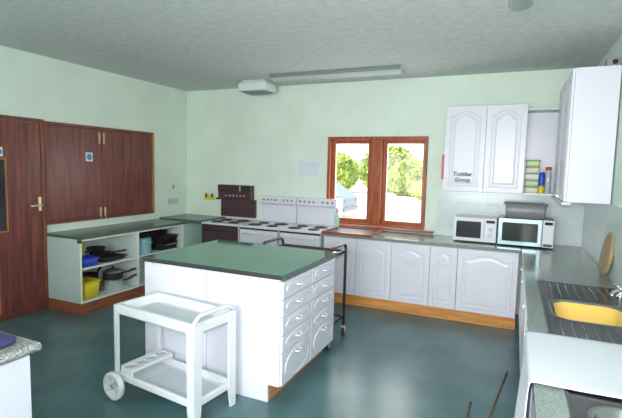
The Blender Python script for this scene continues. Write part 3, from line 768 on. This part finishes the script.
# ------------------------------------------------------------------ island
IX0, IX1, IY0, IY1 = 2.19, 3.500, -3.185, -2.150
t = thing('kitchen_island', ((IX0 + IX1) / 2, (IY0 + IY1) / 2, 0), 'white kitchen island with ten drawers and a glossy green top', 'kitchen island')
mb = MB(); mb.box(IX0 + .012, 2.828, IY0 + .004, IY0 + .022, .002, .930, .0015); mb.build('front_panel', white_m, t)
mb = MB(); mb.box(2.834, IX1 - .118, IY0 + .004, IY0 + .022, .002, .930); mb.box(IX1 - .118, IX1 - .026, IY0 + .004, IY0 + .022, .136, .930); mb.build('front_panel', white_m, t)
mb = MB(); mb.box(IX0 + .012, IX0 + .030, IY0 + .022, IY1 - .02, .002, .932); mb.box(IX0 + .012, IX1 - .118, IY1 - .02, IY1 - .002, .002, .932); mb.build('side_panel', white_m, t)
mb = MB(); mb.box(IX0 + .05, IX1 - .03, IY0 + .023, IY1 - .021, .137, .925); mb.build('carcass', carcass_m, t)
mb = MB(); mb.box(IX1 - .136, IX1 - .118, IY0 + .022, IY1 - .022, .002, .134); mb.build('plinth', piney_m, t)
mb = MB()
zf, zbk, th = .970, .970, .038
vs = []
for (x, y, z) in ((IX0, IY0 - .012, zf), (IX1 + .004, IY0 - .012, zf), (IX1 + .004, IY1, zbk), (IX0, IY1, zbk)): vs.append((x, y, z))
bot = [mb.v((x, y, z - th)) for x, y, z in vs]; top = [mb.v(p) for p in vs]
f = mb.bm.faces.new(top); f.material_index = 0
f = mb.bm.faces.new(bot[::-1]); f.material_index = 1
for i in range(4):
    j = (i + 1) % 4; f = mb.bm.faces.new((bot[i], bot[j], top[j], top[i])); f.material_index = 1 if i == 0 else 2
bmesh.ops.bevel(mb.bm, geom=mb.bm.edges[:], offset=.003, segments=2, affect='EDGES')
mb.build('worktop', [wt_green_m, wt_edge_m, wt_dark_m], t)
ymid = (IY0 + IY1) / 2
zr = [.922, .788, .655, .522, .389, .142]
def oval(u, v, a, b, d, n=32): return [(u + a * math.cos(2 * PI * k / n), v + b * math.sin(2 * PI * k / n), d) for k in range(n)]
for (ya, yz) in ((IY0 + .012, ymid - .003), (ymid + .003, IY1 - .010)):
    for r in range(5):
        h = zr[r] - zr[r + 1] - .006; w = yz - ya
        mb = MB(); mb.M = frame_mat((IX1 - .025, ya, zr[r + 1]), *RIGHTF)
        mb.box(0, w, 0, h, 0, .020, .003)
        a, b = w / 2 - .045, h / 2 - .014
        mb.loops([oval(w / 2, h / 2, a - i, b - i * .8, .020 + dd) for i, dd in ((0, -.001), (.004, .0045), (.010, .0045), (.016, .0012), (.022, .003))], False, True, smooth=False)
        dr = mb.build('drawer', white_m, t)
        mb = MB(); mb.M = frame_mat((IX1 - .025, ya, zr[r + 1]), *RIGHTF)
        hv = h * .55 if r < 4 else h * .80
        mb.tube([(w / 2 - .040, hv, .022), (w / 2 - .034, hv, .040), (w / 2 - .015, hv - .006, .046), (w / 2 + .015, hv - .006, .046), (w / 2 + .034, hv, .040), (w / 2 + .040, hv, .022)], .007, 8)
        mb.build('handle', plastic_m, dr)
mb = MB()
for (x, z) in ((2.75, .28), (3.30, .92), (2.30, .92)): mb.lathe([(.006, IY0 + .005), (.006, IY0 + .0015), (.003, IY0 + .001)], (x, 0, z), 10, axis='y')
mb.build('screw_cap', greyp_m, t)

# ------------------------------------------------------------------ tubular serving trolley behind the island
t = thing('serving_trolley', (3.05, -1.90, 0), 'dark tubular serving trolley on castors parked behind the island', 'trolley')
TX0, TX1, TY0, TY1, TZ = 2.690, 3.415, -2.098, -1.665, .982
def arc_u(x, lo):
    pts = [(x, TY0, lo), (x, TY0, TZ - .07)]
    for k in range(1, 6):
        a = PI / 2 * k / 5; pts.append((x, TY0 + .06 * (1 - math.cos(a)), TZ - .07 + .06 * math.sin(a)))
    for k in range(0, 6):
        a = PI / 2 * k / 5; pts.append((x, TY1 - .06 + .06 * math.sin(a), TZ - .01 - .06 * (1 - math.cos(a))))
    pts.append((x, TY1, lo)); return pts
for x in (TX0, TX1):
    mb = MB(); mb.tube(arc_u(x, .095), .0145, 12); mb.build('end_frame', tube_m, t)
for z in (.875, .19):
    mb = MB(); mb.box(TX0 + .012, TX1 - .012, TY0 - .005, TY1 + .005, z, z + .008)
    for (a, b, c, d_) in ((TX0 + .012, TX1 - .012, TY0 - .008, TY0 - .002), (TX0 + .012, TX1 - .012, TY1 + .002, TY1 + .008), (TX0 + .012, TX0 + .018, TY0, TY1), (TX1 - .018, TX1 - .012, TY0, TY1)):
        mb.box(a, b, c, d_, z - .004, z + .028)
    mb.build('tray_shelf', mat('brown_tray', (.085, .060, .058), .35), t)
for x in (TX0, TX1):
    for y in (TY0, TY1):
        mb = MB(); mb.tube([(x, y, .112), (x, y, .095)], .016, 12); mb.box(x - .022, x + .022, y - .014, y + .014, .080, .098, .003)
        mb.box(x - .021, x - .017, y - .012, y + .012, .035, .085); mb.box(x + .017, x + .021, y - .012, y + .012, .035, .085)
        ca = mb.build('castor', castor_m, t)
        mb = MB(); mb.lathe([(.030, -.016), (.047, -.011), (.047, .011), (.030, .016)], (x, y, .0472), 22, axis='x'); mb.build('wheel', rubber_m, ca)

# ------------------------------------------------------------------ white plastic garden trolley (rotated)
ang = math.atan2(-.095, .79)
t = thing('drinks_trolley', (2.345, -3.588, 0), 'white plastic two-tier trolley with wheels standing before the island', 'trolley', None, ang)
L, W = .775, .365
mb = MB()
LZ = .62                     # underside of top tray
def tier(z0, z1, wall, lip, inset):
    m_ = MB()
    o = lambda g, z: rrect(L / 2, W / 2, L + .034 - g, W + .034 - g, .03, z)
    m_.loops([o(.02, z0), o(0, z0 + .012), o(0, z1 - .006), o(.010, z1), o(lip * 2, z1), o(lip * 2 + .03, z0 + .014)], True, True, smooth=False)
    return m_
m_ = tier(.630, .705, .02, .030, 0); top_t = m_.build('top_tray', plastic_m, t, world=False)
m_ = MB(); m_.box(.065, L - .065, .065, W - .065, .6445, .648, .001); m_.build('tray_mat', tray_in_m, top_t, world=False)
m_ = tier(.130, .185, .02, .022, 0); low_t = m_.build('lower_tray', plastic_m, t, world=False)
m_ = MB(); m_.box(.20, L - .055, .055, W - .055, .1445, .148, .001); m_.build('tray_mat', tray_in_m, low_t, world=False)
# legs: L-shaped posts
for (x, y, r0) in ((0, 0, .10), (0, W, .10), (L, 0, .0), (L, W, .0)):
    m_ = MB(); sx, sy = (1 if x == 0 else -1), (1 if y == 0 else -1)
    wd = .070 if x else .036
    xa, ya = x - sx * .022, y - sy * .022
    def leg_loop(z, k):
        a, b, tt = wd * k, wd * k, .014
        pts = [(0, 0), (a, 0), (a, tt), (tt, tt), (tt, b), (0, b)]
        return [(xa + sx * px, ya + sy * py, z) for px, py in pts]
    m_.loops([leg_loop(r0 if r0 else .0, .75), leg_loop(.12, .95), leg_loop(.45, 1), leg_loop(.62, 1.05), leg_loop(.700, 1.25)], smooth=False)
    m_.build('leg', plastic_m, t, world=False)
# push handle over the right end
m_ = MB()
def hp(s): return (L + .004 - .01 * math.sin(PI * s), -.02 + (W + .04) * s, .695 + .050 * min(1, math.sin(PI * s) * 2.2))
ls = []
for k in range(17):
    x, y, z = hp(k / 16); ls.append([(x - .018, y, z - .006), (x + .018, y, z - .006), (x + .018, y, z + .010), (x, y, z + .016), (x - .018, y, z + .010)])
m_.loops(ls); m_.build('push_handle', plastic_m, t, world=False)
# bottle holder: perforated rail across the left end
m_ = MB()
bx0, bx1, bz = .028, .155, .226
ny = 4
cell = W / ny
for k in range(ny):
    yc = cell * (k + .5); r = (.044, .036, .038, .044)[k]
    hole = [((bx0 + bx1) / 2 + r * math.cos(2 * PI * i / 24 + PI / 4), yc + r * math.sin(2 * PI * i / 24 + PI / 4), 0) for i in range(24)]
    sq = []
    for i in range(24):
        a = 2 * PI * i / 24 + PI / 4; c, s_ = math.cos(a), math.sin(a); q = 1 / max(abs(c), abs(s_))
        sq.append(((bx0 + bx1) / 2 + (bx1 - bx0) / 2 * c * q, yc + cell / 2 * s_ * q, 0))
    Z = lambda l, z: [(p[0], p[1], z) for p in l]
    m_.loops([Z(sq, bz), Z(sq, bz + .010), Z(hole, bz + .010), Z(hole, bz - .012), Z(hole, bz)], closed=False, cap0=False, cap1=False, smooth=False)
    m_.loops([Z(sq, bz), Z(hole, bz)], False, False, smooth=False)
m_.box(bx0 - .006, bx0, 0, W, bz - .015, bz + .014); m_.box(bx1, bx1 + .006, 0, W, bz - .012, bz + .011)
for yy in (0, W): m_.box(bx0, bx1, yy - .004, yy + .004, .186, bz + .012)
m_.build('bottle_holder', plastic_m, t, world=False)
for yy in (-.062, W + .012):
    m_ = MB(); sg = 1 if yy > 0 else -1
    m_.lathe([(.022, yy - .016), (.070, yy - .016), (.073, yy - .020), (.098, yy - .020), (.104, yy - .014), (.104, yy + .014), (.098, yy + .020), (.073, yy + .020), (.070, yy + .010), (.022, yy + .010), (.018, yy + .022), (.008, yy + .022), (.008, yy - .016)], (.02, 0, .1045), 36, axis='y', cap=False)
    for k in range(5):
        a = 2 * PI * k / 5
        m_.tube([(.02 + .018 * math.cos(a), yy + sg * .014, .1045 + .018 * math.sin(a)), (.02 + .074 * math.cos(a), yy + sg * .014, .1045 + .074 * math.sin(a))], .008, 8)
    m_.build('wheel', plastic_m, t, world=False)
m_ = MB(); m_.tube([(.02, -.082, .1045), (.02, W + .032, .1045)], .008, 12); m_.build('axle', castor_m, t, world=False)

# ------------------------------------------------------------------ near left unit with granite worktop
t = thing('base_cabinet', (2.66, -5.3, 0), 'white base unit at bottom left under the speckled granite worktop', 'cabinet')
mb = MB(); mb.box(2.36, 2.975, -6.3, -4.672, .12, .860); mb.build('carcass', white_m, t)
mb = MB(); mb.box(2.976, 2.992, -5.48, -4.676, .125, .856, .002); mb.build('end_panel', white_m, t)
mb = MB(); mb.box(2.976, 2.992, -6.298, -5.484, .125, .856, .002); mb.build('end_panel', white_m, t)
mb = MB(); mb.box(2.40, 2.90, -6.28, -4.72, 0, .119); mb.build('plinth', blackp_m, t)
mb = MB(); n = 10; ls = []
for y in (-6.32, -4.632):
    prof = [(2.34, .862), (2.990, .862)] + [(2.990 + .020 * math.sin(PI * k / n), .882 - .020 * math.cos(PI * k / n)) for k in range(1, n)] + [(2.990, .902), (2.34, .902)]
    ls.append([(x, y, z) for x, z in prof])
mb.loops(ls, smooth=False)
tag(mb.build('granite_worktop', granite_m), 'speckled grey worktop with rounded edge at the bottom left corner', 'worktop')
mb = MB()
ls = [rrect(2.69, -4.90, .50, .44, .03, z) for z in (.9035,)]
mb.loops([rrect(2.69, -4.90, .47, .41, .03, .9035), rrect(2.69, -4.90, .49, .43, .035, .912), rrect(2.69, -4.90, .49, .43, .035, .932), rrect(2.69, -4.90, .46, .40, .03, .940)])
tag(mb.build('folded_cloth', navy_m), 'navy blue folded cloth lying on the granite worktop at bottom left', 'cloth')

# canes on the floor
mb = MB(); mb.tube([(4.985, -1.80, .008), (4.93, -2.25, .008), (4.865, -2.80, .008)], .007, 8)
tag(mb.build('wooden_cane', mat('cane_brown', (.17, .09, .05), .5)), 'long thin brown cane on the floor beside the right-hand cupboards', 'cane')
mb = MB(); mb.tube([(4.742, -2.50, .009), (4.74, -2.66, .009), (4.72, -3.0, .009)], .008, 8)
tag(mb.build('wooden_cane', mat('cane_brown', (.17, .09, .05), .5)), 'brown cane whose tip just shows at the photo\'s bottom edge', 'cane')

# ------------------------------------------------------------------ outdoors
mb = MB(); mb.box(-60, 45, .6, 90, -.5, -.3); o = struct(mb.build('ground', tarmac_m))
def foliage(name, boxes, n, m, size, label, cat, group=None, trunk=None):
    t = thing(name, (boxes[0][0], boxes[0][1], -.3), label, cat, group)
    mb = MB()
    for (cx, cy, cz, rx, ry, rz) in boxes:
        for k in range(n):
            while True:
                p = Vector((random.uniform(-1, 1), random.uniform(-1, 1), random.uniform(-1, 1)))
                if .55 < p.length < 1: break
            q = Vector((cx + p.x * rx, cy + p.y * ry, max(-.25, cz + p.z * rz)))
            a = Vector((random.gauss(0, 1), random.gauss(0, 1), random.gauss(0, 1))).normalized(); b = a.orthogonal().normalized()
            s = size * random.uniform(.6, 1.3)
            mb.quad([q - a * s, q - b * s * .45, q + a * s, q + b * s * .45])
    mb.build('foliage', m, t)
    mb = MB()
    for (cx, cy, cz, rx, ry, rz) in boxes: mb.tube([(cx, cy, -.32), (cx + .1, cy, cz)], [.12, .06], 8)
    mb.build('stem', bark_m, t)
    return t
foliage('hedge_shrub', [(-8.9, 29, 1.35, 2.3, 1.6, 1.75)], 4200, leaf_m, .19, 'green shrub seen at the left side of the left window pane', 'shrub', 'shrubs outside the window')
foliage('hedge_shrub', [(-5.3, 33.5, 1.6, 2.8, 1.6, 2.3)], 4200, leaf_m, .20, 'tall green shrub seen in the middle of the left window pane', 'shrub', 'shrubs outside the window')
foliage('hedge_shrub', [(-2.3, 29.2, 1.0, 1.9, 1.6, 1.6)], 3600, leaf_m, .18, 'green shrub just left of the right-hand window pane', 'shrub', 'shrubs outside the window')
foliage('garden_tree', [(1.5, 34, 1.4, 2.6, 1.8, 2.0)], 3600, leaf2_m, .19, 'pale yellow-green tree seen through the right window pane', 'tree', 'shrubs outside the window')
foliage('hedge_shrub', [(1.2, 25.5, .35, 3.0, 1.2, .95)], 3600, leaf2_m, .13, 'low pale hedge below the tree in the right window pane', 'shrub', 'shrubs outside the window')
# parked car, rear end towards the right
cx1, cyc, g = -1.05, 11.2, -.3
t = thing('parked_car', (cx1 - 2., cyc, g), 'silver-blue car parked outside, seen through the left window pane', 'car')
def carprof(y, k):
    pts = [(-3.9, .32), (-4.0, .55), (-3.9, .80), (-2.9, .92), (-2.15, 1.38), (-.75, 1.42), (-.15, .98), (.0, .85), (.02, .45), (-.05, .30)]
    return [(cx1 + x, y, g + .0 + z if z < .93 else g + .93 + (z - .93) * k) for x, z in pts]
mb = MB(); mb.loops([carprof(cyc - .78, .0), carprof(cyc - .82, .15), carprof(cyc - .68, 1), carprof(cyc + .68, 1), carprof(cyc + .82, .15), carprof(cyc + .78, 0)], smooth=False); mb.build('body', carpaint_m, t)
mb = MB()
for a, b in ((-2.75, -1.55), (-1.45, -.40)):
    mb.loops([[(cx1 + x, cyc + yy - (z - .95) * .29 * 1., g + z) for x, z in ((a + .1, .96), (b - .02, .96), (b - (.28 if b > -1 else .05), 1.32), (a + (.62 if a < -2 else .08), 1.32))] for yy in (-.835, -.78)])
mb.build('side_window', darkglass_m, t)
for x in (-3.2, -.72):
    mb = MB(); mb.lathe([(.16, -.845), (.30, -.845), (.31, -.80), (.31, -.68), (.2, -.66)], (cx1 + x, cyc, g + .31), 28, axis='y'); w_ = mb.build('wheel', rubber_m, t)
    mb = MB(); mb.lathe([(.19, -.848), (.19, -.853), (.05, -.86)], (cx1 + x, cyc, g + .31), 20, axis='y'); mb.build('hubcap', steel_m, w_)
mb = MB(); mb.box(cx1 - .03, cx1 + .035, cyc - .76, cyc - .60, g + .66, g + .84, .01); mb.box(cx1 - .03, cx1 + .035, cyc + .60, cyc + .76, g + .66, g + .84, .01); mb.build('tail_light', mat('dull_lamp', (.35, .22, .22), .3), t)
mb = MB(); mb.box(cx1 - .06, cx1 + .09, cyc - .78, cyc + .78, g + .34, g + .50, .03); mb.build('bumper', greyp_m, t)

# ------------------------------------------------------------------ light
w = bpy.data.worlds.new('World'); S.world = w; w.use_nodes = True
nt = w.node_tree; bg = nt.nodes['Background']
sky = nt.nodes.new('ShaderNodeTexSky'); sky.sky_type = 'HOSEK_WILKIE'; sky.turbidity = 8; sky.ground_albedo = .5
sky.sun_direction = Vector((-.5, -.6, .7)).normalized()
mixc = nt.nodes.new('ShaderNodeMix'); mixc.data_type = 'RGBA'; mixc.inputs['Factor'].default_value = .85
mixc.inputs['B'].default_value = (1, 1, 1, 1)
nt.links.new(sky.outputs[0], mixc.inputs['A']); nt.links.new(mixc.outputs['Result'], bg.inputs['Color'])
bg.inputs['Strength'].default_value = 1.7

def area(name, loc, rot, sx, sy, e, col):
    l = bpy.data.lights.new(name, 'AREA'); l.shape = 'RECTANGLE'; l.size = sx; l.size_y = sy; l.energy = e; l.color = col
    o = bpy.data.objects.new(name, l); o.location = loc; o.rotation_euler = rot; COL.objects.link(o); return o
# daylight arriving through the windows behind and to the right of the camera
area('daylight_right_window', (XR - .03, (RW[0][0] + RW[0][1]) / 2, 1.75), (0, PI / 2, 0), 1.0, 1.85, 18, (.96, 1, 1))
area('daylight_rear_window', (1.8, YN + .03, 1.62), (PI / 2, 0, 0), 1.7, 1.3, 8, (.97, 1, 1))
area('daylight_rear_window', (4.2, YN + .03, 1.62), (PI / 2, 0, 0), 1.9, 1.3, 118, (.97, 1, 1))
area('daylight_back_window', (3.2, .10, 1.56), (-PI / 2, 0, 0), 1.25, 1.05, 22, (.96, 1, .97))
sun = bpy.data.lights.new('sun', 'SUN'); sun.energy = 6.0; sun.angle = .02; sun.color = (1, .96, .88)
so = bpy.data.objects.new('sun', sun); COL.objects.link(so)
so.rotation_euler = Vector((.42, .55, -.72)).to_track_quat('-Z', 'Y').to_euler()
so.location = (0, 0, 12)
# the camera's own flash
fl = bpy.data.lights.new('camera_flash', 'SPOT'); fl.energy = 232; fl.spot_size = math.radians(98); fl.spot_blend = 1.0; fl.shadow_soft_size = .05; fl.color = (1, .975, 1)
fo = bpy.data.objects.new('camera_flash', fl); COL.objects.link(fo)

# ------------------------------------------------------------------ camera
cam = bpy.data.cameras.new('camera'); co = bpy.data.objects.new('camera', cam); COL.objects.link(co)
yaw, pitch, roll, fpx = -.423430923, .0920567941, .0239645317, 449.031632
cy, sy, cp, sp = math.cos(yaw), math.sin(yaw), math.cos(pitch), math.sin(pitch)
f = Vector((sy * cp, cy * cp, -sp)); r = Vector((cy, -sy, 0)); u = r.cross(f)
R = math.cos(roll) * r + math.sin(roll) * u; U = -math.sin(roll) * r + math.cos(roll) * u
M = Matrix.Identity(4)
for i in range(3): M[i][0], M[i][1], M[i][2] = R[i], U[i], -f[i]
M.translation = Vector((4.94549679, -5.94899981, 1.73311453))
co.matrix_world = M
cam.sensor_width = 36; cam.sensor_fit = 'HORIZONTAL'; cam.lens = 36 * fpx / 622; cam.clip_start = .02; cam.clip_end = 300
S.camera = co
fo.matrix_world = M; fo.rotation_euler = (M.to_3x3() @ Matrix.Rotation(math.radians(-12), 3, 'Y')).to_euler(); fo.location = M.translation + U * .12 + R * -.02

S.view_settings.view_transform = 'Standard'; S.view_settings.look = 'None'; S.view_settings.gamma = 1; S.view_settings.use_curve_mapping = False
S.view_settings.exposure = 0.35
S.cycles.use_denoising = True
S.cycles.max_bounces = 8; S.cycles.diffuse_bounces = 5; S.cycles.sample_clamp_indirect = 6
